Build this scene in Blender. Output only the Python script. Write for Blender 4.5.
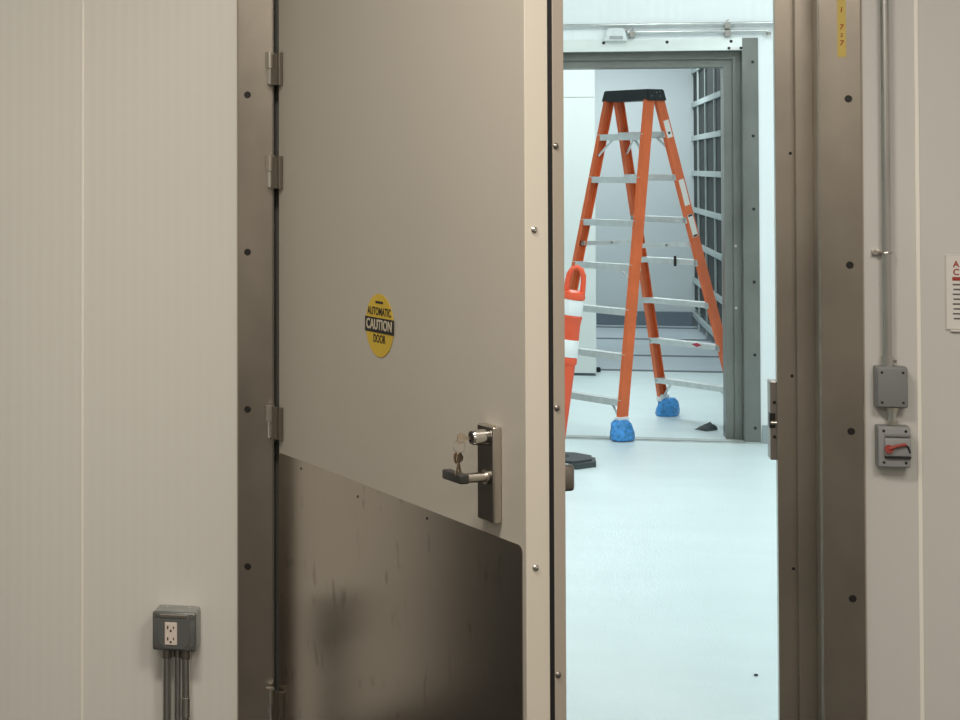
import bpy, bmesh, math, random
from mathutils import Vector, Matrix
R = math.radians
random.seed(4)
S = bpy.context.scene
for o in list(bpy.data.objects):
    bpy.data.objects.remove(o)
COL = S.collection

# ------------------------------------------------------------------ camera
H, DIST, YAW, PITCH, FPX, PX, HZ = 1.76, 5.3264, math.atan(.19), R(1.35), 1800.0, 200.0, 167.0
cd = bpy.data.cameras.new('camera')
cam = bpy.data.objects.new('camera', cd); COL.objects.link(cam)
cam.location = (0, -DIST, H)
cam.rotation_euler = (math.pi/2 + PITCH, 0, YAW)
cd.sensor_fit = 'HORIZONTAL'; cd.sensor_width = 36
cd.lens = FPX*36/960
cd.shift_x = (480-PX)/960
cd.shift_y = -(360-(HZ-FPX*math.tan(PITCH)))/960
cd.clip_end = 100
S.camera = cam

# ------------------------------------------------------------------ light, exposure
w = bpy.data.worlds.new('world'); S.world = w; w.use_nodes = True
w.node_tree.nodes['Background'].inputs[0].default_value = (.8, .85, 1, 1)
w.node_tree.nodes['Background'].inputs[1].default_value = .02
S.view_settings.view_transform = 'Standard'; S.view_settings.look = 'None'
S.view_settings.exposure = 0; S.view_settings.gamma = 1
S.view_settings.use_curve_mapping = False

def area(name, loc, sx, sy, power, col, rot=(0, 0, 0)):
    l = bpy.data.lights.new(name, 'AREA'); l.shape = 'RECTANGLE'
    l.size = sx; l.size_y = sy; l.energy = power; l.color = col
    o = bpy.data.objects.new(name, l); COL.objects.link(o)
    o.location = loc; o.rotation_euler = rot
    return o
WARM = (1, .91, .80); COOL = (.89, .99, 1)
area('ceiling_lamp_near', (-.75, -2.5, 3.50), 1.0, .5, 70, WARM)
area('ceiling_lamp_near', (1.4, -3.4, 3.50), 1.2, 1.2, 80, WARM)
area('ceiling_lamp_near', (-.5, -6.8, 3.50), 2.4, .8, 80, WARM)
area('corridor_area_light', (-1.2, 3.6, 3.70), 1.2, 3.6, 76, COOL)
area('corridor_area_light', (2.1, 4.0, 3.70), .6, 3.6, 52, COOL)
area('corridor_area_light', (.9, 5.0, 3.70), .3, 1.2, 16, COOL)
area('corridor_area_light', (.7, 1.0, 3.70), .4, .4, 24, COOL)  # unseen lamp added to make a bright pool on the floor
area('ceiling_lamp_far_room', (.3, 8.6, 3.25), 1.6, 1.6, 70, COOL)
area('ceiling_lamp_far_room', (.4, 13.9, 3.25), 2.4, .5, 62, COOL)

# ------------------------------------------------------------------ materials
def mat(name, col, rough=.5, metal=0., noise=None, bump=None, emis=None, spec=.5, coat=0):
    """noise=(scale, amount, stretch xyz) mottles the colour, bump=(scale, strength, stretch)"""
    m = bpy.data.materials.new(name); m.use_nodes = True
    nt = m.node_tree; b = nt.nodes['Principled BSDF']
    b.inputs['Base Color'].default_value = (*col, 1)
    b.inputs['Roughness'].default_value = rough; b.inputs['Metallic'].default_value = metal
    b.inputs['Specular IOR Level'].default_value = spec
    b.inputs['Coat Weight'].default_value = coat
    def tex(scale, stretch, detail=4):
        tc = nt.nodes.new('ShaderNodeTexCoord'); mp = nt.nodes.new('ShaderNodeMapping')
        mp.inputs['Scale'].default_value = stretch
        nz = nt.nodes.new('ShaderNodeTexNoise'); nz.inputs['Scale'].default_value = scale
        nz.inputs['Detail'].default_value = detail
        nt.links.new(tc.outputs['Object'], mp.inputs[0]); nt.links.new(mp.outputs[0], nz.inputs['Vector'])
        return nz
    if noise:
        nz = tex(noise[0], noise[2] if len(noise) > 2 else (1, 1, 1))
        rp = nt.nodes.new('ShaderNodeValToRGB')
        a = noise[1]
        rp.color_ramp.elements[0].position = .3; rp.color_ramp.elements[1].position = .7
        rp.color_ramp.elements[0].color = (*[c*(1-a) for c in col], 1)
        rp.color_ramp.elements[1].color = (*[min(1, c*(1+a)) for c in col], 1)
        nt.links.new(nz.outputs[0], rp.inputs[0]); nt.links.new(rp.outputs[0], b.inputs['Base Color'])
    if bump:
        nz = tex(bump[0], bump[2] if len(bump) > 2 else (1, 1, 1), 2)
        bp = nt.nodes.new('ShaderNodeBump'); bp.inputs['Strength'].default_value = bump[1]
        bp.inputs['Distance'].default_value = .01
        nt.links.new(nz.outputs[0], bp.inputs['Height']); nt.links.new(bp.outputs[0], b.inputs['Normal'])
    return m

def ribbed(name, col, period, depth, rough=.45):
    """painted steel skin of an insulated panel with shallow vertical ribs"""
    m = mat(name, col, rough)
    nt = m.node_tree; b = nt.nodes['Principled BSDF']
    tc = nt.nodes.new('ShaderNodeTexCoord')
    wv = nt.nodes.new('ShaderNodeTexWave'); wv.wave_type = 'BANDS'; wv.bands_direction = 'X'
    wv.inputs['Scale'].default_value = 2*math.pi/period/20
    bp = nt.nodes.new('ShaderNodeBump'); bp.inputs['Strength'].default_value = 1
    bp.inputs['Distance'].default_value = depth
    nt.links.new(tc.outputs['Object'], wv.inputs['Vector'])
    nt.links.new(wv.outputs['Fac'], bp.inputs['Height']); nt.links.new(bp.outputs[0], b.inputs['Normal'])
    return m

M = {}
M['wall_rib'] = ribbed('ribbed_white_panel', (.76, .75, .70), .033, .0003)
M['wall_smooth'] = mat('smooth_white_panel', (.66, .65, .62), .5, bump=(3, .05, (12, 12, .4)))
M['wall_far'] = ribbed('corridor_white_panel', (.83, .86, .86), .06, .0012)
M['wall_room'] = mat('cold_room_panel', (.68, .74, .75), .5)
M['partition'] = mat('white_leaf', (.72, .76, .73), .5)
M['bead'] = mat('ivory_caulk', (.95, .92, .84), .5)
M['floor_near'] = mat('grey_concrete', (.045, .043, .04), .5, noise=(3, .2))
M['floor_epoxy'] = mat('pale_epoxy', (.70, .80, .81), .3, noise=(1.3, .03, (1, 2.5, 1)), bump=(110, .35))
M['floor_room'] = mat('grey_epoxy', (.50, .57, .62), .35, noise=(2, .05), bump=(90, .1))
M['joint'] = mat('dark_floor_joint', (.10, .12, .13), .6)
M['threshold'] = mat('worn_threshold', (.42, .46, .44), .45, noise=(8, .2))
M['cove'] = mat('grey_cove_base', (.33, .37, .38), .5)
M['kerb'] = mat('grey_kerb', (.17, .21, .25), .6)
M['ceil'] = mat('white_ceiling', (.75, .75, .73), .6)
M['door_skin'] = mat('beige_door_skin', (.545, .515, .45), .42, noise=(2, .02))
M['door_edge'] = mat('cream_door_edge', (.70, .65, .56), .45)
M['gasket'] = mat('black_rubber', (.008, .008, .009), .6)
M['seal'] = mat('dark_grey_gap_block', (.075, .078, .07), .55)  # colour of the light block added in the hinge gap
M['print'] = mat('grey_print', (.12, .115, .11), .6)
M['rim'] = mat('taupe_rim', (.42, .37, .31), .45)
M['stainless'] = mat('brushed_stainless', (.415, .375, .32), .34, 1, noise=(5, .13, (1, 1, .6)), bump=(25, .03, (1, 1, 30)))
M['stainless_cool'] = mat('brushed_stainless_bright', (.49, .50, .47), .34, 1, noise=(5, .10, (1, 1, .6)), bump=(25, .03, (1, 1, 30)))
M['stainless_shaded'] = mat('stainless_dim_reflection', (.235, .238, .220), .42, 1, noise=(5, .12, (1, 1, .6)), bump=(25, .03, (1, 1, 30)))  # far frame steel with its dim reflection put into the colour
M['stainless_lit'] = mat('stainless_bright_reflection', (.74, .77, .74), .45, 1, noise=(5, .1, (.4, 1, 1)), bump=(25, .03, (30, 1, 1)))  # same far frame steel, bright header reflection put into the colour
M['nickel'] = mat('satin_nickel', (.62, .58, .52), .28, 1)
M['nickel_dark'] = mat('dark_satin_nickel', (.36, .33, .30), .38, 1)
M['hinge_leaf'] = mat('dull_hinge_steel', (.30, .27, .23), .35, 1)
M['grip'] = mat('black_grip', (.035, .034, .032), .4)
M['escutcheon'] = mat('dark_brushed_plate', (.13, .12, .105), .38, 1, bump=(30, .03, (1, 1, 20)))
M['yellow_tape'] = mat('faded_yellow_tape', (.62, .47, .11), .5)
M['chrome'] = mat('bright_chrome', (.8, .78, .74), .15, 1)
M['dark_hole'] = mat('dark_bolt', (.012, .011, .01), .45)
M['yellow'] = mat('yellow_vinyl', (.72, .50, .04), .5, noise=(6, .1))
M['black'] = mat('black_ink', (.012, .012, .010), .6)
M['red_ink'] = mat('red_ink', (.35, .04, .02), .6)
M['white'] = mat('white_paper', (.78, .76, .72), .6)
M['letter'] = mat('pale_letter', (.62, .56, .42), .5)
M['sleeve'] = mat('clear_sleeve', (.62, .60, .57), .25)
M['cast'] = mat('cast_grey_metal', (.36, .37, .36), .42, .35, noise=(14, .12), bump=(60, .05))
M['cover'] = mat('dull_steel_cover', (.19, .20, .195), .38, .45)
M['emt'] = mat('galvanised_conduit', (.60, .60, .58), .28, 1, noise=(9, .12, (1, 1, .3)))
M['pvc'] = mat('grey_pvc', (.23, .235, .24), .45)
M['pvc_light'] = mat('light_grey_pvc', (.32, .325, .33), .45)
M['lever_red'] = mat('red_lever', (.36, .06, .045), .5)
M['ivory'] = mat('ivory_receptacle', (.80, .70, .62), .4)
M['orange'] = mat('orange_fibreglass', (.70, .145, .045), .45, noise=(7, .08))
M['orange_post'] = mat('orange_plastic', (.80, .10, .035), .4)
M['reflective'] = mat('white_reflective_band', (.85, .86, .85), .4)
M['rubber'] = mat('dull_black_rubber', (.05, .06, .06), .65)
M['alu'] = mat('aluminium', (.70, .73, .72), .42, .5, noise=(20, .08))
M['cap'] = mat('black_cap', (.02, .024, .026), .5)
M['blue'] = mat('blue_plastic', (.055, .27, .62), .4, noise=(38, .45), bump=(40, .6))
M['tape'] = mat('white_tape', (.85, .85, .85), .5)
M['rack'] = mat('grey_rack_steel', (.50, .56, .55), .45, .3)
M['rack_back'] = mat('dark_mesh_back', (.022, .027, .026), .7, noise=(2, .3, (1, 6, .3)))
M['stand_in'] = mat('stand_in_black', (.02, .02, .02), .5)
M['label_red'] = mat('red_label', (.50, .04, .08), .5)

# ------------------------------------------------------------------ mesh helpers
class MB:
    def __init__(s): s.bm = bmesh.new()
    def box(s, x0, x1, y0, y1, z0, z1, bev=0, seg=2, rot=None):
        r = bmesh.ops.create_cube(s.bm, size=1)
        vs = r['verts']
        for v in vs:
            v.co = Vector(((x0+x1)/2+v.co.x*(x1-x0), (y0+y1)/2+v.co.y*(y1-y0), (z0+z1)/2+v.co.z*(z1-z0)))
        if rot: bmesh.ops.transform(s.bm, matrix=rot, verts=vs)
        if bev:
            es = list({e for v in vs for e in v.link_edges})
            bmesh.ops.bevel(s.bm, geom=es, offset=bev, segments=seg, affect='EDGES', profile=.5)
        return s
    def cyl(s, a, b, r0, r1=None, n=20, cap=True):
        a, b = Vector(a), Vector(b); r1 = r0 if r1 is None else r1
        d = b-a
        q = d.to_track_quat('Z', 'Y').to_matrix().to_4x4()
        bmesh.ops.create_cone(s.bm, cap_ends=cap, segments=n, radius1=r0, radius2=r1, depth=d.length,
                              matrix=Matrix.Translation((a+b)/2) @ q)
        return s
    def ball(s, c, r, sc=(1, 1, 1), n=12):
        bmesh.ops.create_uvsphere(s.bm, u_segments=n, v_segments=max(6, n//2), radius=r,
                                  matrix=Matrix.Translation(c) @ Matrix.Diagonal((*sc, 1)))
        return s
    def tube(s, pts, r, n=14):
        pts = [Vector(p) for p in pts]
        rings = []
        up = None
        for i, p in enumerate(pts):
            t = (pts[min(i+1, len(pts)-1)]-pts[max(i-1, 0)]).normalized()
            if up is None:
                up = t.orthogonal().normalized()
            up = (up-t*up.dot(t)).normalized(); sd = t.cross(up)
            rr = r[i] if isinstance(r, (list, tuple)) else r
            rings.append([s.bm.verts.new(p+(up*math.cos(2*math.pi*k/n)+sd*math.sin(2*math.pi*k/n))*rr) for k in range(n)])
        for i in range(len(rings)-1):
            for k in range(n):
                s.bm.faces.new((rings[i][k], rings[i][(k+1) % n], rings[i+1][(k+1) % n], rings[i+1][k]))
        s.bm.faces.new(rings[0][::-1]); s.bm.faces.new(rings[-1])
        return s
    def prism(s, poly, frame, t):
        """poly: 2D points; frame: 4x4 (x,y in plane, z normal); t: thickness"""
        lo = [s.bm.verts.new(frame @ Vector((x, y, 0))) for x, y in poly]
        hi = [s.bm.verts.new(frame @ Vector((x, y, t))) for x, y in poly]
        n = len(poly)
        s.bm.faces.new(lo[::-1]); s.bm.faces.new(hi)
        for i in range(n):
            s.bm.faces.new((lo[i], lo[(i+1) % n], hi[(i+1) % n], hi[i]))
        return s
    def lathe(s, prof, n=28, mtx=None):
        mtx = mtx or Matrix.Identity(4)
        rings = [[s.bm.verts.new(mtx @ Vector((r*math.cos(2*math.pi*k/n), r*math.sin(2*math.pi*k/n), z))) for k in range(n)] for r, z in prof]
        for i in range(len(rings)-1):
            for k in range(n):
                s.bm.faces.new((rings[i][k], rings[i][(k+1) % n], rings[i+1][(k+1) % n], rings[i+1][k]))
        s.bm.faces.new(rings[0][::-1]); s.bm.faces.new(rings[-1])
        return s
    def build(s, name, m, parent=None, smooth=False, loc=None, rot=None):
        bmesh.ops.recalc_face_normals(s.bm, faces=s.bm.faces)
        me = bpy.data.meshes.new(name); s.bm.to_mesh(me); s.bm.free()
        if smooth:
            for p in me.polygons: p.use_smooth = True
            me.set_sharp_from_angle(angle=R(38))
        me.materials.append(M[m])
        o = bpy.data.objects.new(name, me); COL.objects.link(o)
        if parent: o.parent = parent
        if loc: o.location = loc
        if rot: o.rotation_euler = rot
        return o

def tag(o, label, cat=None, group=None, kind=None):
    o['label'] = label
    if cat: o['category'] = cat
    if group: o['group'] = group
    if kind: o['kind'] = kind
    return o
def empty(name, loc, label, cat, group=None, kind=None, rotz=0):
    o = bpy.data.objects.new(name, None); COL.objects.link(o)
    o.location = loc; o.rotation_euler = (0, 0, rotz); o.empty_display_size = .1
    return tag(o, label, cat, group, kind)
def child(mb, name, m, parent, label=None, smooth=False, **k):
    o = mb.build(name, m, parent, smooth, **k)
    if label: o['label'] = label
    return o
def text(name, body, size, m, parent, mtx, depth=.0006, sx=1.0):
    """flat lettering turned into a mesh; mtx places its centre, x along the line, z out of the surface"""
    cu = bpy.data.curves.new(name, 'FONT'); cu.body = body; cu.size = size; cu.extrude = depth; cu.offset = size*.022
    cu.align_x = 'CENTER'; cu.align_y = 'CENTER'; cu.space_character = 1.05
    t = bpy.data.objects.new(name, cu); COL.objects.link(t)
    dg = bpy.context.evaluated_depsgraph_get()
    me = bpy.data.meshes.new_from_object(t.evaluated_get(dg))
    bpy.data.objects.remove(t)
    me.name = name; me.transform(mtx @ Matrix.Diagonal((sx, 1, 1, 1)))
    me.materials.clear(); me.materials.append(M[m])
    o = bpy.data.objects.new(name, me); COL.objects.link(o); o.parent = parent
    return o
def facing(c, nrm, up=(0, 0, 1)):
    """frame at c whose z is the outward normal, y is up"""
    n = Vector(nrm).normalized(); u = Vector(up); u = (u-n*u.dot(n)).normalized(); x = u.cross(n)
    m = Matrix((x, u, n)).transposed().to_4x4(); m.translation = Vector(c)
    return m
def struct(mb, name, m, label, cat):
    return tag(mb.build(name, m), label, cat, kind='structure')

# ------------------------------------------------------------------ setting: three rooms in a row
T = .30; TN = .16                     # panel thickness
YF = 6.66                    # face of the far wall
ZC = 3.6
# near wall
OL, OR, OT = -.797, .775, 2.50
struct(MB().box(-4.0, OL, 0, TN, 0, ZC), 'wall_left', 'wall_rib', 'ribbed white insulated panel wall left of the steel door frame', 'wall')
struct(MB().box(OR, 3.6, 0, TN, 0, ZC), 'wall_right', 'wall_smooth', 'smooth off-white panel wall right of the steel door frame', 'wall')
struct(MB().box(OL, OR, 0, TN, OT, ZC), 'wall_above', 'wall_smooth', 'panel wall above the open beige door', 'wall')
struct(MB().box(-1.3795, -1.3725, -.003, 0, 0, ZC, .001), 'trim_1', 'bead', 'thin ivory seam bead on the ribbed left wall', 'seam')
struct(MB().box(1.026, 1.037, -.003, 0, 0, ZC, .001), 'trim_2', 'bead', 'pale ivory seam bead on the right wall between switch box and notice', 'seam')
# near room shell
struct(MB().box(-4.2, 3.8, -9, 0.15, -.1, 0), 'floor_near', 'floor_near', 'dark floor of the near room in front of the door', 'floor')
struct(MB().box(-4.2, -4.0, -9, 0, 0, ZC), 'wall_near_left', 'wall_smooth', 'left side wall of the near room', 'wall')
struct(MB().box(3.6, 3.8, -9, 0, 0, ZC), 'wall_near_right', 'wall_smooth', 'right side wall of the near room', 'wall')
struct(MB().box(-4.2, 3.8, -9.2, -9, 0, ZC), 'wall_near_back', 'wall_smooth', 'rear wall of the near room behind the camera', 'wall')
struct(MB().box(-4.2, 3.8, -9, TN, ZC, ZC+.1), 'ceiling_near', 'ceil', 'ceiling of the near room', 'ceiling')
# corridor
struct(MB().box(-4.2, 3.8, .15, YF+.15, -.1, 0), 'floor_corridor', 'floor_epoxy', 'glossy pale blue-white epoxy floor seen through the doorway', 'floor')
struct(MB().box(-4.2, -4.0, TN, YF, 0, ZC+.2), 'wall_corridor_left', 'wall_far', 'left side wall of the bright corridor', 'wall')
struct(MB().box(3.6, 3.8, TN, YF, 0, ZC+.2), 'wall_corridor_right', 'wall_far', 'right side wall of the bright corridor', 'wall')
struct(MB().box(-4.2, 3.8, 0, YF, ZC+.2, ZC+.3), 'ceiling_corridor', 'ceil', 'ceiling of the bright corridor', 'ceiling')
FL, FR, FT = -.29, 1.275, 2.525
struct(MB().box(-4.2, FL, YF, YF+T, 0, ZC+.2), 'wall_far_left', 'wall_far', 'white far wall left of the second steel frame', 'wall')
struct(MB().box(FR, 3.8, YF, YF+T, 0, ZC+.2), 'wall_far_right', 'wall_far', 'narrow bright strip of far wall right of the second steel frame', 'wall')
struct(MB().box(FL, FR, YF, YF+T, FT, ZC+.2), 'wall_far_above', 'wall_far', 'ribbed white wall above the second doorway', 'wall')
struct(MB().box(1.37, 3.6, YF-.012, YF, 0, .115, .004), 'baseboard_far', 'cove', 'grey cove base at the foot of the far wall', 'baseboard')
struct(MB().box(-.285, 1.36, YF-.05, YF+.09, 0, .006, .002), 'trim_3', 'threshold', 'worn grey threshold strip across the floor of the second doorway', 'threshold')
struct(MB().box(-.285, 1.265, YF-.035, YF-.022, .006, .0075), 'trim_4', 'joint', 'thin dark groove along the threshold strip', 'groove')
# far room
YB = 15.35
struct(MB().box(-3.2, 2.6, YF+.15, 10.72, -.1, 0), 'floor_far', 'floor_epoxy', 'pale floor under the orange ladder', 'floor')
struct(MB().box(-3.2, 2.6, 10.72, YB+.2, -.1, 0), 'floor_back', 'floor_room', 'grey-blue floor with dark joints at the back of the far room', 'floor')
for i, y in enumerate((10.72, 12.0, 13.65, 15.0)):
    struct(MB().box(-3, 1.66, y-.055, y+.055, 0, .003), 'trim_%d' % (5+i), 'joint',
           ('dark floor joint nearest the ladder', 'second dark floor joint behind the ladder', 'third dark floor joint behind the ladder', 'dark floor joint along the back wall')[i], 'floor joint')
struct(MB().box(-3.2, 2.6, YB, YB+.2, 0, 3.4), 'wall_back', 'wall_room', 'grey-blue back wall behind the orange ladder', 'wall')
struct(MB().box(-3.2, -3.0, YF+T, YB, 0, 3.4), 'wall_room_left', 'wall_room', 'left side wall of the far room', 'wall')
struct(MB().box(2.4, 2.6, YF+T, YB, 0, 3.4), 'wall_room_right', 'wall_room', 'right side wall of the far room behind the rack', 'wall')
struct(MB().box(-3.2, 2.6, YF+T, YB+.2, 3.4, 3.5), 'ceiling_room', 'ceil', 'ceiling of the far room', 'ceiling')
struct(MB().box(-3, 1.63, YB-.05, YB, 0, .155, .006), 'baseboard_back', 'kerb', 'dark grey kerb at the foot of the back wall', 'baseboard')

# ------------------------------------------------------------------ steel door frames
def door_frame(name, x0, x1, zt, y0, m, label, bolts_l, bolts_r, bolts_t, over, mh):
    T = .30 if over else TN
    """x0,x1,zt: inner edges of the casing. over: header casing ends at the right casing (far) or runs past"""
    f = empty(name, ((x0+x1)/2, y0, 0), label, 'door frame', kind='structure')
    cx = (x0+x1)/2; a = x0-cx; b = x1-cx
    cw = .113 if not over else .098; cl = .1045 if not over else cw
    ch = .092 if not over else .080
    child(MB().box(a-cl, a, -.008, 0, 0, zt+ch-.002, .0015), 'casing', m, f)
    child(MB().box(b, b+cw, -.008, 0, 0, zt+ch-.002, .0015), 'casing', m, f)
    child(MB().box(a+.0005, b-.0005, -.008, 0, zt, zt+ch, .0015), 'head_casing', mh, f)
    # stepped jambs: return, first stop, second stop
    for sgn, e in ((1, b), (-1, a)):
        j = MB()
        def bx(u0, u1, ya, yb):
            lo, hi = sorted((e+sgn*u0, e+sgn*u1)); j.box(lo, hi, ya, yb, 0, zt, .0015)
        bx(-.003, .004, -.004, .10); bx(-.0505, .004, .10, .13); bx(-.103, .004, .13, T+.004)
        child(j, 'jamb', m, f)
    j = MB()
    j.box(a, b, -.004, .10, zt-.003, zt+.004, .0015); j.box(a+.05, b-.05, .10, .13, zt-.0505, zt+.004, .0015)
    j.box(a+.1, b-.1, .13, T+.004, zt-.100, zt+.004, .0015)
    child(j, 'head_jamb', 'stainless_shaded' if over else mh, f)
    for lo, hi in ((a-cw, a), (b, b+cw)):
        child(MB().box(lo, hi, T, T+.008, 0, zt+ch, .0015), 'rear_casing', m, f)
    child(MB().box(a, b, T, T+.008, zt, zt+ch, .0015), 'rear_head_casing', m, f)
    def bolt(x, y, z, r=.0105):
        child(MB().cyl((x, y-.003, z), (x, y, z), r*.86, r, 16), 'bolt', 'dark_hole', f, 'dark recessed bolt')
    for x, z in bolts_l: bolt(x-cx, -.008, z)
    for x, z in bolts_r: bolt(x-cx, -.008, z)
    for x, z in bolts_t: bolt(x-cx, -.008, z)
    return f, a, b, cx

nf, na, nb, ncx = door_frame('door_1', -.7905, .7695, 2.485, 0, 'stainless', 'near brushed steel door frame around the beige door',
    [(-.866, z) for z in (.104, .571, 1.0374, 1.5057, 1.976, 2.44)],
    [(.8485, z) for z in (.086, .5525, 1.0187, 1.4843, 1.952, 2.42)], [(x, 2.53) for x in (-.6, -.2, .2, .6)], False, 'stainless')
for z in (1.80, 1.155, .60):
    child(MB().cyl((.7085-ncx, .127, z), (.7085-ncx, .13, z), .004, .005, 10), 'screw', 'dark_hole', nf, 'small dark jamb screw')
child(MB().box(-.7900-ncx, -.695-ncx, .036, .10, 0, 2.46), 'gap_light_block', 'seal', nf, 'dark grey block added to stop light through the hinge gap')  # added to keep corridor light out of the hinge gap
# latch keeper on the back edge of the right jamb
kx = .667-ncx
kp = child(MB().box(kx-.019, kx+.02, TN-.018, TN+.045, .909, 1.137, .003), 'latch_keeper', 'nickel_dark', nf, 'dull steel keeper plate')
child(MB().box(kx-.0205, kx-.004, TN-.0195, TN+.01, 1.001, 1.046, .002), 'latch_slot', 'dark_hole', kp, 'dark slot')
child(MB().cyl((kx-.018, TN-.019, 1.017), (kx+.004, TN-.019, 1.017), .006, n=12), 'roller', 'nickel', kp, 'bright roller', True)
for z in (1.076, .976): child(MB().cyl((kx-.007, TN-.020, z), (kx-.007, TN-.017, z), .005, n=10), 'screw', 'dark_hole', kp)
# thin dull lines beside the casings
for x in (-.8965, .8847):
    child(MB().box(x-ncx-.0025, x-ncx+.0025, -.003, 0, 0, 2.57), 'edge_line', 'rim', nf, 'thin dull line')

ff, fa, fb, fcx = door_frame('door_2', -.285, 1.2645, 2.510, YF, 'stainless_shaded', 'far brushed steel door frame behind the orange ladder',
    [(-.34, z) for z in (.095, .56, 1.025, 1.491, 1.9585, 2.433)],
    [(1.3285, z) for z in (.095, .56, 1.025, 1.491, 1.9585, 2.433)], [(x, 2.567) for x in (-.004, .397, .797, 1.196)], True, 'stainless_lit')
for x, z in ((1.226, 1.25), (1.226, .85)):
    child(MB().cyl((x-fcx, .0955, z), (x-fcx, .1, z), .009, n=12), 'screw', 'nickel', ff)
pl = child(MB().box(1.176-fcx, 1.262-fcx, -.011, -.008, 2.515, 2.531, .001), 'name_plate', 'white', ff, 'small pale plate')
for x in (1.182, 1.256): child(MB().cyl((x-fcx, -.0145, 2.523), (x-fcx, -.011, 2.523), .0095, n=12), 'rivet', 'dark_hole', pl, 'dark rivet')

# ------------------------------------------------------------------ open beige door
TH = R(59.08)
door = empty('cold_room_door', (-.7684, -.03, 0), 'open thick beige cold room door with steel kick plate and yellow caution sticker', 'door', kind='thing', rotz=-TH)
DW, DT, DZ = 1.4221, .0999, 2.46
child(MB().box(.0, DW-.002, .0005, .088, .015, DZ, .001), 'panel', 'door_skin', door)
child(MB().box(DW-.0045, DW, 0, .0587, .015, DZ, .0012), 'edge_strip', 'door_edge', door, 'pale cream edge strip')
child(MB().box(DW-.006, DW-.001, .0587, .0712, .015, DZ, .001), 'gasket', 'gasket', door, 'black rubber gasket')
child(MB().box(DW-.03, DW+.001, .0712, DT, .012, DZ, .0015), 'rear_rim', 'rim', door, 'taupe rear rim')
child(MB().box(.0, DW-.03, .088, DT, .012, DZ, .0015), 'rear_skin', 'door_skin', door)
for z in (1.6195, .8699, .12, 2.37):
    child(MB().ball((DW, .0229, z), .0085, (.55, 1, 1)), 'screw', 'chrome', door, 'domed bright screw', True)
for z in (1.807, 1.2214, .6289, .05, 2.4):
    child(MB().ball((DW+.001, .0785, z), .0075, (.6, 1, 1)), 'screw', 'nickel_dark', door, 'small dark screw', True)
# kick plate with rounded upper corners
def rounded_top(x0, x1, z0, z1, r):
    p = [(x0, z0), (x1, z0)]
    for k in range(7):
        t = R(90*k/6); p.append((x1-r+r*math.cos(t), z1-r+r*math.sin(t)))
    for k in range(7):
        t = R(90+90*k/6); p.append((x0+r+r*math.cos(t), z1-r+r*math.sin(t)))
    return p
FRONT = Matrix(((1, 0, 0, 0), (0, 0, -1, 0), (0, 1, 0, 0), (0, 0, 0, 1)))   # x->x, y->z, z->-y
kick = child(MB().prism(rounded_top(.004, 1.4055, .03, .9165, .016), FRONT, .0022), 'kick_plate', 'kick', door, 'scuffed stainless kick plate') if 'kick' in M else None
if kick is None:
    m = mat('kick_stainless', (.48, .435, .385), .22, 1, bump=(30, .02, (1, 1, 20)))
    nt = m.node_tree; b = nt.nodes['Principled BSDF']
    # scuffs: short dull scratches and a smeared patch
    tc = nt.nodes.new('ShaderNodeTexCoord'); mp = nt.nodes.new('ShaderNodeMapping'); mp.inputs['Scale'].default_value = (6, 1, 2.6)
    nz = nt.nodes.new('ShaderNodeTexNoise'); nz.inputs['Scale'].default_value = 3.5; nz.inputs['Detail'].default_value = 6
    rp = nt.nodes.new('ShaderNodeValToRGB'); rp.color_ramp.elements[0].position = .60; rp.color_ramp.elements[1].position = .70
    rp.color_ramp.elements[0].color = (.48, .435, .385, 1); rp.color_ramp.elements[1].color = (.33, .29, .25, 1)
    nt.links.new(tc.outputs['Object'], mp.inputs[0]); nt.links.new(mp.outputs[0], nz.inputs['Vector'])
    nt.links.new(nz.outputs[0], rp.inputs[0]); nt.links.new(rp.outputs[0], b.inputs['Base Color'])
    M['kick'] = m
    kick = child(MB().prism(rounded_top(.004, 1.4055, .03, .9165, .016), FRONT, .0022), 'kick_plate', 'kick', door, 'scuffed stainless kick plate')
for x, z in ((.17, .895), (.55, .88), (.95, .895), (1.36, .5), (.03, .5)):
    child(MB().cyl((x, -.0035, z), (x, -.002, z), .0035, n=10), 'screw', 'dark_hole', kick)
# hinges: bridge leaf from frame to door, split barrel, bent door leaf
c, s = math.cos(TH), math.sin(TH)
def to_local(wx, wy):                # world xy -> door xy
    dx, dy = wx+.7684, wy+.03
    return dx*c-dy*s, dx*s+dy*c
px_, py_ = to_local(-.7945, -.032)
for z in (2.007, 1.7006, .9605, .130):
    hg = child(MB().cyl((px_, py_, z+.047), (px_, py_, z+.094), .0135, n=18), 'hinge', 'nickel', door, 'steel lift-off hinge', True)
    child(MB().cyl((px_, py_, z), (px_, py_, z+.045), .0085, n=16).ball((px_, py_, z), .0085, (1, 1, .6)), 'pin_barrel', 'chrome', hg, None, True)
    qx, qy = to_local(-.782, -.001)
    lf = MB()
    d2 = Vector((qx-px_, qy-py_, 0)); L = d2.length
    rm = Matrix.Translation((px_, py_, 0)) @ Matrix.Rotation(math.atan2(d2.y, d2.x), 4, 'Z')
    lf.box(0, L, -.002, .002, z+.004, z+.042, .001, rot=rm)
    child(lf, 'frame_leaf', 'hinge_leaf', hg)
    lf = MB()
    d2 = Vector((.018-px_, -.012-py_, 0)); L = d2.length
    rm = Matrix.Translation((px_, py_, 0)) @ Matrix.Rotation(math.atan2(d2.y, d2.x), 4, 'Z')
    lf.box(0, L, -.0018, .0018, z-.004, z+.090, .001, rot=rm)
    lf.box(.016, .034, -.012, 0, z-.006, z+.092, .0015)
    child(lf, 'door_leaf', 'hinge_leaf', hg)

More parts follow.
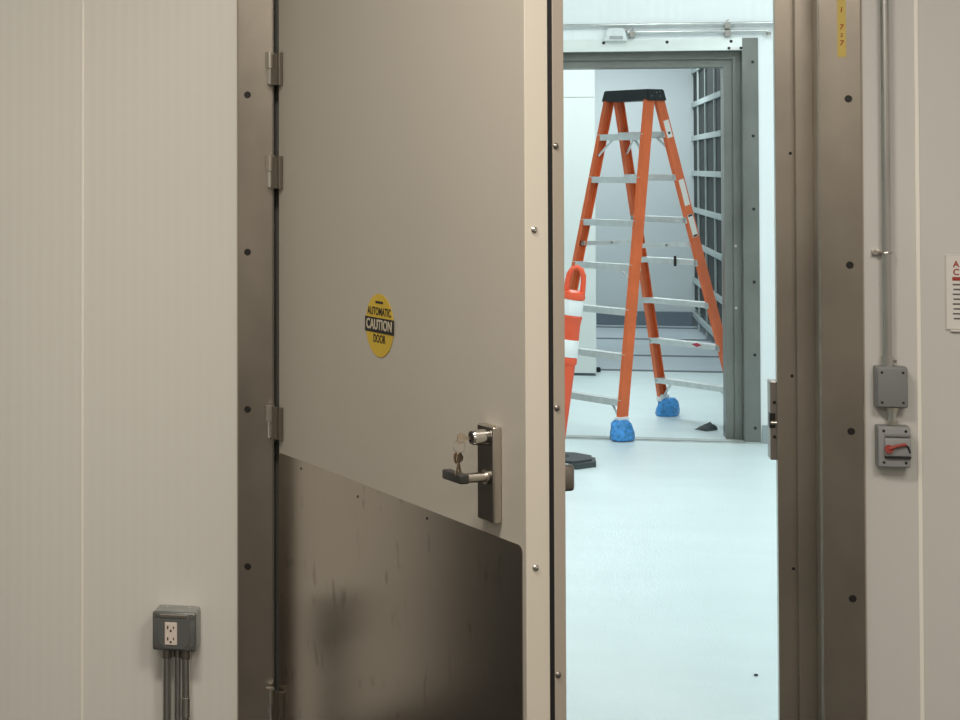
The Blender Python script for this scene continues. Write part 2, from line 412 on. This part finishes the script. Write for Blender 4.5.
# caution sticker
SC = (.6825, 1.3467); SR = .0825
stf = facing((SC[0], 0, SC[1]), (0, -1, 0))
st = MB().prism([(SR*math.cos(2*math.pi*k/48), SR*math.sin(2*math.pi*k/48)) for k in range(48)], stf, .0012)
stk = child(st, 'caution_sticker', 'yellow', door, 'round yellow caution sticker')
def on_sticker(x, y, z=.0013): return stf @ Matrix.Translation((x, y, z))
bd = MB().prism([(-.085, -.0195), (.085, -.0195), (.085, .0195), (-.085, .0195)], on_sticker(0, 0, .0011), .0012)
child(bd, 'caution_band', 'black', stk, 'black band')
text('caution_text', 'CAUTION', .037, 'letter', stk, on_sticker(0, 0, .0025), sx=.88)
text('automatic_text', 'AUTOMATIC', .029, 'black', stk, on_sticker(0, .035), sx=.80)
text('door_text', 'DOOR', .029, 'black', stk, on_sticker(0, -.036), sx=.80)
child(MB().prism([(-.022, -.003), (.022, -.003), (.022, .003), (-.022, .003)], on_sticker(0, .060), .0008), 'small_print', 'black', stk)

# lever trim with cylinder
esc = child(MB().box(1.2405, 1.315, -.0225, -.0005, .950, 1.1685, .004, 3), 'escutcheon', 'nickel', door, 'tall satin steel lever trim plate', True)
child(MB().box(1.2435, 1.312, -.0232, -.0222, .953, 1.1655, .0004), 'front_plate', 'escutcheon', esc, 'dark brushed front plate')
child(MB().cyl((1.281, -.0225, 1.1423), (1.281, -.056, 1.1423), .0185, .0175, 24).cyl((1.281, -.056, 1.1423), (1.281, -.060, 1.1423), .0175, .015, 24), 'lock_cylinder', 'chrome', esc, 'round lock cylinder', True)
child(MB().cyl((1.281, -.060, 1.1423), (1.281, -.0606, 1.1423), .0105, n=18), 'keyway', 'dark_hole', esc, 'dark key plug')
lev = MB().cyl((1.287, -.0225, 1.0525), (1.287, -.085, 1.0525), .0115, n=18).cyl((1.287, -.0225, 1.0525), (1.287, -.030, 1.0525), .017, n=20)
lv = child(lev, 'lever_stem', 'nickel', door, 'bright lever stem', True)
child(MB().box(1.213, 1.302, -.100, -.076, 1.041, 1.063, .004, 3), 'lever_grip', 'grip' if 'grip' in M else 'nickel_dark', lv, 'dark flat lever grip', True)
# rear exit device: only its end shows past the door edge
ex = child(MB().box(1.24, 1.40, DT, DT+.040, 1.028, 1.088, .008, 3), 'exit_device', 'nickel_dark', door, 'dull steel exit device on rear face', True)
child(MB().box(.25, 1.24, DT+.006, DT+.035, 1.034, 1.070, .006), 'push_bar', 'nickel', ex)
child(MB().box(.15, .25, DT, DT+.04, 1.028, 1.076, .008), 'bar_end', 'nickel_dark', ex)

# keys in the lock (own thing)
dm = Matrix.Translation((-.7684, -.03, 0)) @ Matrix.Rotation(-TH, 4, 'Z')
kloc = dm @ Vector((1.281, -.0606, 1.1423))
keys = empty('key_ring', kloc, 'small bunch of brass-coloured keys hanging from the lock cylinder', 'keys', rotz=-TH)
M['key'] = mat('key_brass', (.72, .62, .50), .28, 1)
def key_bow(mb, f):
    out = []
    for k in range(20):
        t = 2*math.pi*k/20; r = .0125*(1+.12*math.cos(3*t)); out.append((r*math.cos(t), r*math.sin(t)))
    mb.prism(out, f, .0022)
k1 = MB().box(-.001, .001, -.012, 0, -.004, .004)
f = facing((-.0011, -.024, 0), (1, 0, 0)); key_bow(k1, f)
child(k1, 'key', 'key', keys, 'key in the lock')
rg = MB().tube([(.0+.004*math.sin(2*t), -.028-.002*math.sin(t), -.016+.015*math.cos(t)) if 0 else (.0015*math.sin(t), -.030+.014*math.sin(t), -.018+.015*math.cos(t)) for t in [2*math.pi*i/24 for i in range(25)]], .0011, 6)
child(rg, 'ring', 'chrome', keys, 'split ring')
for i, (ax, off) in enumerate(((R(16), -.040), (R(-14), -.030))):
    kb = MB()
    fr = Matrix.Translation((.003*i, off, -.034)) @ Matrix.Rotation(ax, 4, 'X')
    f2 = fr @ facing((0, 0, -.010), (1, .5, 0))
    key_bow(kb, f2)
    kb.prism([(-.004, -.009), (.004, -.009), (.004, -.020), (.0025, -.023), (.0038, -.027), (.002, -.031), (.0035, -.035), (0, -.041), (-.004, -.037)], f2, .002)
    child(kb, 'key', 'key', keys, 'hanging key with jagged blade')

# ------------------------------------------------------------------ left outlet box and conduits
ob = empty('outlet_box', (-1.073, 0, .390), 'square grey metal outlet box with ivory duplex receptacle on the left wall', 'outlet box')
child(MB().box(-.0645, .0645, -.080, -.0005, -.061, .0575, .010, 3), 'body', 'cast', ob, None, True)
cv = []
for sx, sz in ((1, 1), (1, -1), (-1, -1), (-1, 1)):
    pts = [(.065*sx, .043*sz), (.049*sx, .059*sz)]
    if sx*sz < 0: pts = pts[::-1]
    cv += pts
cov = child(MB().prism(cv, FRONT, .0), 'tmp', 'cover', ob) if 0 else None
cov = child(MB().box(-.065, .065, -.090, -.080, -.0575, .0565, .006, 3), 'cover', 'cover', ob, 'dull steel cover plate', True)
child(MB().box(-.044, .040, -.0935, -.090, .040, .050, .0015), 'cover_rib', 'nickel', cov, 'bright upper lip')
oct_ = [(-.048, -.030), (-.030, -.050), (.030, -.050), (.046, -.030), (.046, .036), (-.048, .036)]
child(MB().prism(oct_, Matrix.Translation((0, -.090, 0)) @ FRONT, .003), 'raised_center', 'cover', cov, 'raised centre')
for x, z in ((-.053, .045), (.053, .045), (-.053, -.045), (.053, -.045)):
    child(MB().cyl((x, -.0935, z), (x, -.089, z), .0075 if (x > 0 and z > 0) else .0055, n=14), 'cover_screw', 'chrome' if (x > 0 and z > 0) else 'nickel_dark', cov, None, True)
for x in (-.030, .040): child(MB().cyl((x, -.040, .0575), (x, -.040, .0595), .006, n=12), 'plug', 'chrome', ob, 'small bright plug on top', True)
rc = child(MB().box(-.027, .010, -.0965, -.090, -.039, .027, .002), 'receptacle', 'ivory', ob, 'ivory duplex receptacle')
for zc in (.012, -.021):
    child(MB().box(-.0195, -.0155, -.0972, -.0960, zc-.004, zc+.005), 'slot', 'dark_hole', rc)
    child(MB().box(-.0015, .0015, -.0972, -.0960, zc-.003, zc+.004), 'slot', 'dark_hole', rc)
    child(MB().cyl((-.0085, -.0972, zc-.009), (-.0085, -.0960, zc-.009), .0032, n=10), 'ground_slot', 'dark_hole', rc)
def conduit(name, x, y, z0, z1, r, label, group):
    c_ = empty(name, (x, y, z0), label, 'conduit', group)
    child(MB().cyl((0, 0, 0), (0, 0, z1-z0), r, n=18), 'tube', 'emt', c_, None, True)
    return c_
for x, y, lb in ((-1.104, -.045, 'leftmost steel conduit under the outlet box'), (-1.0745, -.024, 'thin darker conduit between the two under the outlet box'), (-1.046, -.045, 'right steel conduit under the outlet box with a coupling low down')):
    c_ = conduit('conduit', x, y, .0, .3285, .0125, lb, 'conduits under the outlet box')
    child(MB().cyl((0, 0, .300), (0, 0, .3285), .0155, n=18), 'connector', 'nickel_dark', c_, None, True)
    if 'coupling' in lb: child(MB().cyl((0, 0, .13), (0, 0, .185), .0150, n=18), 'coupling', 'chrome', c_, 'bright coupling', True)

# ------------------------------------------------------------------ right conduit, boxes, notice, tape
rc_ = empty('conduit', (.944, -.022, 1.203), 'vertical steel conduit running up the right wall from the grey junction box', 'conduit')
child(MB().cyl((0, 0, .0), (0, 0, 2.39), .0128, n=20), 'tube', 'emt', rc_, None, True)
child(MB().cyl((0, 0, 0), (0, 0, .03), .0165, n=18), 'connector', 'emt', rc_, None, True)
child(MB().cyl((.012, 0, .016), (.024, 0, .016), .004, n=10), 'set_screw', 'nickel_dark', rc_)
for dz in (.318, 1.5):
    stp = child(MB().tube([(.0145*math.cos(t), .0145*math.sin(t)-.001, dz) for t in [R(-200+20*i) for i in range(12)]], .0034, 8), 'strap', 'nickel', rc_, 'one-hole strap', True)
    child(MB().box(-.037, -.010, .012, .022, dz-.007, dz+.007, .002), 'strap_ear', 'nickel', stp)
    child(MB().cyl((-.029, .004, dz), (-.029, .014, dz), .007, n=12), 'strap_screw', 'chrome', stp, None, True)
jb = empty('junction_box', (.952, 0, 1.148), 'blank grey plastic junction box on the right wall, above the red-levered switch', 'junction box')
child(MB().box(-.043, .041, -.042, 0, -.057, .057, .004, 3), 'body', 'pvc', jb, None, True)
jc = child(MB().box(-.0395, .0405, -.050, -.042, -.054, .0545, .003, 3), 'cover', 'pvc', jb, 'blank cover', True)
for x in (-.028, .028):
    for z in (-.041, .042): child(MB().cyl((x, -.0515, z), (x, -.0495, z), .0035, n=10), 'cover_screw', 'dark_hole', jc)
nip = empty('conduit_nipple', (.955, -.024, 1.042), 'short steel nipple joining the two grey boxes on the right wall', 'conduit fitting')
child(MB().cyl((0, 0, 0), (0, 0, .0485), .0115, n=18), 'tube', 'emt', nip, None, True)
child(MB().cyl((.024, .008, .002), (.024, .008, .047), .006, n=10), 'side_screw', 'nickel_dark', nip) if 0 else None
for z in (.0, .036): child(MB().cyl((0, 0, z), (0, 0, z+.012), .016, n=6), 'lock_nut', 'nickel', nip)
sb = empty('switch_box', (.956, 0, .984), 'grey plastic switch box with red lever, lower of the two on the right wall', 'switch box')
child(MB().box(-.044, .042, -.040, 0, -.058, .057, .004, 3), 'body', 'pvc', sb, None, True)
sc_ = child(MB().box(-.042, .0425, -.048, -.040, -.0555, .0545, .003, 3), 'cover', 'pvc_light', sb, 'switch cover', True)
hous = child(MB().box(-.027, .0425, -.058, -.048, -.024, .026, .003, 2), 'lever_housing', 'pvc_light', sb, 'raised lever housing', True)
child(MB().box(-.027, .0425, -.057, -.048, -.030, -.0245, .001), 'lower_lip', 'dark_hole', hous)
child(MB().box(-.026, .041, -.056, -.048, .030, .036, .001), 'upper_lip', 'pvc', hous)
lvr = child(MB().cyl((-.017, -.066, -.004), (-.017, -.058, -.004), .0115, n=20), 'lever', 'lever_red', sb, 'red lever', True)
child(MB().tube([(-.017, -.064, -.003), (0, -.066, .004), (.018, -.066, .009), (.028, -.064, .009)], [.0055, .0045, .0045, .004], 10), 'lever_arm', 'lever_red', lvr, None, True)
child(MB().tube([(.026, -.062, .010), (.034, -.060, .002), (.039, -.058, -.014)], .0025, 8), 'lever_guard', 'dark_hole', lvr, None, True)
for x in (-.028, .030):
    for z in (-.043, .044): child(MB().cyl((x, -.0495, z), (x, -.0475, z), .0038, n=10), 'cover_screw', 'dark_hole', sc_)

nt_ = empty('notice', (1.212, 0, 1.411), 'white notice sheet in a clear holder at the right edge of the right wall', 'notice')
child(MB().box(-.110, .110, -.004, 0, -.104, .104, .001), 'holder', 'sleeve', nt_, 'clear holder')
sh = child(MB().box(-.107, .107, -.0052, -.004, -.101, .101), 'sheet', 'white', nt_, 'printed white sheet')
child(MB().box(-.098, .11, -.010, -.003, -.1085, -.104, .001), 'holder_lip', 'white', nt_, 'bright bottom lip')
nfm = facing((-.0815, -.0055, .078), (0, -1, 0))
text('red_heading', 'A', .024, 'red_ink', sh, nfm)
text('red_heading', 'C', .024, 'red_ink', sh, nfm @ Matrix.Translation((0, -.022, 0)))
child(MB().box(-.092, .085, -.0062, -.0052, .033, .043), 'red_rule', 'red_ink', sh)
for i in range(8):
    z = .022-i*.0135
    child(MB().box(-.091+.002*(i % 2), .085-.012*(i % 3), -.0058, -.0052, z-.0022, z+.0022), 'text_line', 'print', sh, 'line of small print')

tp = empty('yellow_tape', (.8315, -.008, 2.17), 'strip of yellow tape with handwritten figures on the near right casing', 'tape')
ts = child(MB().box(-.0115, .0115, -.001, 0, -.100, .160), 'strip', 'yellow_tape' if 'yellow_tape' in M else 'yellow', tp)
for ch_, z in (('1', .033), ('7', -.016), ('2', -.0385), ('7', -.061)):
    text('figure', ch_, .021 if ch_ != '2' else .014, 'red_ink', ts, facing((0, -.0012, z), (0, -1, 0)) @ Matrix.Rotation(R(-8), 4, 'Z'))

# ------------------------------------------------------------------ corridor: conduits over the far frame
def hconduit(z, x0, x1, label, clamps):
    c_ = empty('conduit', (x0, YF-.03, z), label, 'conduit', 'conduits over the far frame')
    L = x1-x0
    child(MB().tube([(0, 0, 0), (L-.02, 0, 0), (L-.006, 0, -.004), (L, 0, -.012), (L, 0, -.026)], .0105, 12), 'tube', 'emt', c_, None, True)
    child(MB().cyl((L, 0, -.028), (L, 0, -.012), .015, n=14), 'end_fitting', 'nickel_dark', c_, None, True)
    for cx_ in clamps:
        k_ = child(MB().box(cx_-x0-.018, cx_-x0+.018, -.018, .0295, -.034, .004, .004), 'clamp', 'nickel_dark', c_, 'dark pipe clamp')
        if cx_ == clamps[0] and len(clamps) > 1 or len(clamps) == 1: child(MB().tube([(cx_-x0-.008, 0, .004), (cx_-x0-.004, 0, .016), (cx_-x0+.008, 0, .024)], .004, 8), 'clamp_bolt', 'nickel_dark', k_)
hconduit(2.681, -2.5, 1.468, 'upper of the two thin conduits on the white wall over the far frame', (1.172,))
hconduit(2.632, .545, 1.425, 'lower of the two thin conduits on the white wall over the far frame', (.577, 1.172))
cb = empty('sensor_fitting', (.472, YF-.008, 2.590), 'small grey fitting on top of the far frame header where the lower conduit ends', 'fitting')
cp = MB().prism([(-.075, -.012), (.072, -.012), (.060, .050), (.045, .070), (-.045, .070), (-.058, .050)], FRONT, .045)
child(cp, 'housing', 'alu', cb)
child(MB().box(-.040, .045, -.050, -.044, -.002, .018, .002), 'lower_lip', 'cast', cb)
child(MB().cyl((.058, -.02, .053), (.074, -.02, .055), .012, n=12), 'connector', 'nickel_dark', cb)

# ------------------------------------------------------------------ delineator post
dl = empty('delineator_post', (.066, 5.60, 0), 'orange and white delineator post on a black rubber base behind the door edge', 'delineator post')
oc = [(.048+.205*math.cos(R(22.5+45*k)), .205*math.sin(R(22.5+45*k))) for k in range(8)]
bm_ = MB().prism(oc, Matrix.Identity(4), .032)
bm_.prism([((x-.048)*.88+.048, y*.88) for x, y in oc], Matrix.Translation((0, 0, .032)), .014)
bm_.lathe([(.085, .046), (.07, .062), (.055, .066)], 24)
child(bm_, 'base', 'rubber', dl, 'black eight-sided rubber base')
tilt = Matrix.Translation((0, 0, .026)) @ Matrix.Rotation(R(6.8), 4, 'Y')
def dlathe(prof, name, m, label=None, par=dl):
    return child(MB().lathe(prof, 28, tilt), name, m, par, label, True)
tube_ = dlathe([(.046, 0), (.055, .57), (.062, .575), (.062, .605), (.057, .610), (.060, .70), (.057, .80), (.062, .842), (.064, .845), (.064, .855), (.058, .86), (.058, .955), (.066, .96), (.068, .975), (.060, 1.0), (.03, 1.01)], 'post', 'orange_post', 'orange tapered post')
dlathe([(.060, .615), (.0615, .618), (.0615, .715), (.060, .718)], 'reflective_band', 'reflective', 'lower white reflective band')
dlathe([(.0595, .862), (.061, .865), (.061, .952), (.0595, .955)], 'reflective_band', 'reflective', 'upper white reflective band')
hd = [(-.048, 0, .985), (-.046, 0, 1.06), (-.042, 0, 1.10), (-.025, 0, 1.135), (0, 0, 1.148), (.025, 0, 1.135), (.042, 0, 1.10), (.046, 0, 1.06), (.048, 0, .985)]
child(MB().tube([tilt @ Vector(p) for p in hd], .0165, 12), 'loop_handle', 'orange_post', dl, 'orange loop handle', True)

# ------------------------------------------------------------------ stepladder
PHI = math.atan2(-.746, .666)
LC = Vector((.662, 7.235, 0))
lad = empty('stepladder', LC, 'orange fibreglass twin-front stepladder with black top cap in the far doorway', 'stepladder', rotz=PHI)
WB, WT = .735, .405        # outer width at foot and at cap
YA, YR = -.545, .56      # foot of near and rear side
TA, TR = -.095+.03, .02   # rail centres under the cap
CAPZ = 2.212
SH = -.068                 # cap centre along local y
rails = {}
def rail(sx, y0, y1, nm, zf=.035):
    """C-channel leaning from foot to cap; web outside"""
    mb = MB()
    o0 = Vector((sx*WB/2, y0, zf)); o1 = Vector((sx*WT/2, y1, CAPZ))
    dep, flg, th = .074, .030, .006
    prof = [(0, -dep/2), (-flg, -dep/2), (-flg, -dep/2+th), (-th, -dep/2+th), (-th, dep/2-th), (-flg, dep/2-th), (-flg, dep/2), (0, dep/2)]
    lo = [mb.bm.verts.new(o0+Vector((sx*x, y, 0))) for x, y in prof]
    hi = [mb.bm.verts.new(o1+Vector((sx*x, y, 0))) for x, y in prof]
    n = len(prof)
    mb.bm.faces.new(lo); mb.bm.faces.new(hi)
    for i in range(n): mb.bm.faces.new((lo[i], lo[(i+1) % n], hi[(i+1) % n], hi[i]))
    r_ = child(mb, 'rail', 'orange', lad, nm)
    rails[(sx, y0 < 0)] = (o0, o1, r_)
    return r_
rail(-1, YA, SH-.045, 'orange rail, near left'); rail(1, YA, SH-.045, 'orange rail, near right')
rail(-1, YR, SH+.045, 'orange rail, rear left'); rail(1, YR, SH+.045, 'orange rail, rear right')
def at(sx, near, z):
    o0, o1, _ = rails[(sx, near)]
    return o0.lerp(o1, (z-o0.z)/(o1.z-o0.z))
for near in (True, False):
    for k in range(7):
        z = .245+.2875*k+(.012 if near else .028)
        p, q = at(-1, near, z), at(1, near, z)
        mb = MB()
        sy = -1 if near else 1
        mb.box(p.x+.007, q.x-.007, p.y-.036, p.y+.036, z-.004, z, .001)
        mb.box(p.x+.007, q.x-.007, p.y+sy*.036-.002, p.y+sy*.036+.002, z-.042, z)
        mb.box(p.x+.007, q.x-.007, p.y-sy*.036-.002, p.y-sy*.036+.002, z-.036, z)
        sp = child(mb, 'step', 'alu', lad, 'aluminium step')
        for e, g in ((p, 1), (q, -1)):
            mb = MB()
            mb.box(e.x+g*.004, e.x+g*.03, e.y-.038, e.y+.038, z-.040, z-.002, .002)
            child(mb, 'step_bracket', 'alu', sp)
        if k in (0, 6):
            for e, g in ((p, 1), (q, -1)):
                low = at(-g, near, z-.145)
                a_ = Vector((e.x+g*.135, e.y+sy*.0, z-.02)); b_ = Vector((low.x+g*.016, low.y, z-.145))
                child(MB().tube([a_, b_], .0085, 8), 'step_brace', 'alu', sp, 'diagonal brace')
        if k == 4 and not near: pass
        if k == 1 and not near:
            child(MB().prism([(-.045, 0), (0, -.015), (.045, 0), (0, .013)], facing((q.x-.20, p.y-.037, z-.012), (0, -1, 0)), .004), 'warning_label', 'label_red', sp, 'small red label')
        if k == 3 and not near:
            child(MB().box(q.x-.205, q.x-.190, p.y-.05, p.y-.037, z-.05, z+.02, .002, rot=None), 'clip', 'black', sp, 'small black clip')
# cap
capm = MB()
zt = CAPZ+.068
bt = [(-.222, -.088), (.222, -.088), (.222, .088), (-.222, .088)]
tp_ = [(-.208, -.074), (.208, -.074), (.208, .074), (-.208, .074)]
lo = [capm.bm.verts.new((x, y+SH, CAPZ-.008)) for x, y in bt]; hi = [capm.bm.verts.new((x, y+SH, zt)) for x, y in tp_]
capm.bm.faces.new(lo[::-1]); capm.bm.faces.new(hi)
for i in range(4): capm.bm.faces.new((lo[i], lo[(i+1) % 4], hi[(i+1) % 4], hi[i]))
bmesh.ops.bevel(capm.bm, geom=list(capm.bm.edges), offset=.006, segments=2, affect='EDGES')
cap = child(capm, 'top_cap', 'cap', lad, 'black moulded top cap', True)
for y, z in ((-.045, .018), (.0, .042), (.03, .018), (.03, .046)):
    child(MB().ball((.217-.014*(z+.008)/.076+.001, SH+y, CAPZ+z), .010, (.4, 1, 1)), 'rivet', 'alu', cap, 'bright rivet', True)
# spreaders on each side, hinged in the middle
for sx in (-1, 1):
    p, q = at(sx, True, 1.245), at(sx, False, 1.245)
    xi = p.x-sx*.020
    mid = (p+q)/2
    mb = MB().box(xi-.003, xi+.003, p.y, mid.y+.03, 1.226, 1.256, .001).box(xi-.009, xi-.003, mid.y-.03, q.y, 1.226, 1.256, .001)
    sp = child(mb, 'spreader', 'alu', lad, 'folding aluminium spreader')
    child(MB().cyl((xi-.014, mid.y, 1.241), (xi+.008, mid.y, 1.241), .009, n=12), 'pivot', 'nickel_dark', sp)
    for e in (p, q): child(MB().cyl((xi-.012, e.y, 1.241), (xi+.012, e.y, 1.241), .016, n=12), 'pivot', 'nickel_dark', sp)
child(MB().tube([(-.059, -.194, 1.106), (.095, -.172, .985)], .009, 8), 'spreader_arm', 'alu', lad, 'short diagonal arm')
# labels on the outer web of the rear right rail
o0, o1, rr = rails[(1, False)]
ax = (o1-o0).normalized()
for z0, z1 in ((1.955, 2.075), (1.50, 1.68), (1.29, 1.445)):
    cc = at(1, False, (z0+z1)/2)
    f3 = facing(cc+Vector((.0004, 0, 0)), (1, 0, (WB-WT)/2/2.165), ax)
    h_ = (z1-z0)/2
    lb = child(MB().prism([(-.024, -h_), (.024, -h_), (.024, h_), (-.024, h_)], f3, .0012), 'rail_label', 'white', rr, 'white label on rail')
    if z0 < 1.4:
        for zz in (-h_+.008, h_-.008): child(MB().prism([(-.020, zz-.006), (.020, zz-.006), (.020, zz+.006), (-.020, zz+.006)], f3, .0018), 'label_stripe', 'black', lb)
    elif z0 > 1.8:
        child(MB().prism([(-.010, -.035), (.010, -.035), (.010, -.020), (-.010, -.020)], f3, .0018), 'label_mark', 'black', lb)
for sx in (-1, 1):
    for near in (True, False):
        e = at(sx, near, .035)
        child(MB().box(e.x-sx*.015-.022, e.x-sx*.015+.022, e.y-.042, e.y+.042, .0, .06, .005), 'foot', 'rubber', rails[(sx, near)][2], 'rubber foot')
        if (sx > 0) == near or True:
            t0 = at(sx, near, .115); 
            child(MB().box(t0.x-sx*.015-.022, t0.x-sx*.015+.022, t0.y-.043, t0.y+.043, .105, .150, .004), 'tape_wrap', 'tape', rails[(sx, near)][2], 'white tape wrap')
# blue plastic covers tied over two feet
def boot(sx, near, label, sz, lean, off):
    e = at(sx, near, .06)
    w_ = lad.matrix_basis @ Vector((e.x-sx*.015, e.y, 0))
    b_ = MB()
    n = 26; rows = [(.0, 1.0), (.012, 1.08), (.045, 1.06), (.08, .98), (.105, .86), (.122, .66), (.126, .55)]
    rings = []
    for j, (z, rr_) in enumerate(rows):
        ring = []
        for k in range(n):
            t = 2*math.pi*k/n
            cr = 1+.10*math.sin(5*t+j*1.3)*(.4+.6*z/.12)+.05*math.sin(9*t-j)
            ring.append(b_.bm.verts.new((sz[0]*rr_*cr*math.cos(t)+lean*z, sz[1]*rr_*cr*math.sin(t), z*sz[2])))
        rings.append(ring)
    for j in range(len(rings)-1):
        for k in range(n): b_.bm.faces.new((rings[j][k], rings[j][(k+1) % n], rings[j+1][(k+1) % n], rings[j+1][k]))
    b_.bm.faces.new(rings[0][::-1]); b_.bm.faces.new(rings[-1])
    o = b_.build('shoe_cover', 'blue', None, True)
    o.location = (w_.x+off[0], w_.y+off[1], .0065 if near else 0); o.rotation_euler = (0, 0, PHI)
    tag(o, label, 'shoe cover', 'blue shoe covers on the ladder feet')
boot(1, True, 'crinkled blue shoe cover on the nearest ladder foot, at the threshold', (.060, .078, 1), -.1, (.008, -.02))
boot(-1, False, 'blue shoe cover on the farther ladder foot, right of the nearest one', (.064, .082, 1), .12, (.022, .0))

# ------------------------------------------------------------------ far room contents
pt = empty('sliding_panel', (-.30, 10.24, 0), 'tall white panel standing left of the ladder in the far room', 'panel')
child(MB().box(-1.0, .742, 0, .10, .022, 2.345, .003), 'leaf', 'partition', pt)
child(MB().box(-1.0, .742, 0, .10, 2.352, 3.25, .003), 'upper_leaf', 'partition', pt)
child(MB().box(-1.0, .735, .01, .09, 0, .024), 'bottom_seal', 'joint', pt, 'dark bottom seal')
child(MB().box(-1.0, .738, .01, .09, 2.343, 2.354), 'joint_strip', 'white', pt)
bp_ = MB().lathe([(.019, 0), (.019, .032), (.015, .040), (.006, .042)], 18)
o = bp_.build('rubber_stop', 'gasket', None, True); o.location = (.468, 10.55, 0)
tag(o, 'small black rubber stop on the floor beside the white panel', 'door stop')

rk = empty('storage_rack', (1.635, 13.9, 0), 'tall grey steel rack frame with dark back along the right of the far room', 'rack')
posts = [-1.9, -1.17, -.19, .72, 1.44]
for y in posts[:-1]:
    child(MB().box(0, .02, y-.020, y+.020, 0, 2.95, .003), 'post', 'rack', rk)
    child(MB().box(.42, .46, y-.02, y+.02, 0, 2.95), 'rear_post', 'rack', rk)
for z in (.135, .515, .915, 1.29, 1.69, 2.075, 2.445, 2.82):
    child(MB().box(-.006, .021, posts[0], posts[-1], z-.028, z+.028, .003), 'rail', 'rack', rk)
child(MB().box(.0215, .04, posts[0]-.02, posts[-1]+.02, .20, 2.95), 'back_panel', 'rack_back', rk, 'dark back panel')

# crumpled rag near the right jamb
rag = MB(); n = 22
rings = []
for j in range(6):
    f_ = j/5; ring = []
    for k in range(n):
        t = 2*math.pi*k/n
        rr_ = (1-f_)**.8*(1+.22*math.sin(3*t+j)+.12*math.sin(7*t+2*j))
        ring.append(rag.bm.verts.new((.062*rr_*math.cos(t)+.006*j, .05*rr_*math.sin(t), .045*f_**.7*(1+.3*math.sin(2*t+j))+.001)))
    rings.append(ring)
for j in range(5):
    for k in range(n): rag.bm.faces.new((rings[j][k], rings[j][(k+1) % n], rings[j+1][(k+1) % n], rings[j+1][k]))
rag.bm.faces.new(rings[0][::-1])
o = rag.build('rag', 'rubber', None, True); o.location = (1.07, 7.18, 0)
tag(o, 'small crumpled dark rag on the floor by the far right jamb', 'rag')
o = MB().ball((0, 0, .004), .008, (1, .8, .5)).build('floor_speck', 'rubber', None, True); o.location = (0.719, 1.191, 0)
tag(o, 'tiny dark crumb alone on the pale corridor floor', 'debris')

# unseen dark box added outside the frame so the kick plate mirrors something dark
cbn = empty('dark_stand_in', (-2.40, 0, 0), 'unseen shallow dark box added against the left wall for the kick plate to mirror', 'dark_stand_in')
child(MB().box(-.66, .66, -.10, -.0005, .06, 1.7, .006), 'body', 'stand_in', cbn)
child(MB().box(-.63, .63, -.112, -.10, .09, 1.67, .003), 'door', 'stand_in', cbn)
child(MB().box(-.62, .62, -.09, -.0005, 0, .06), 'plinth', 'stand_in', cbn)
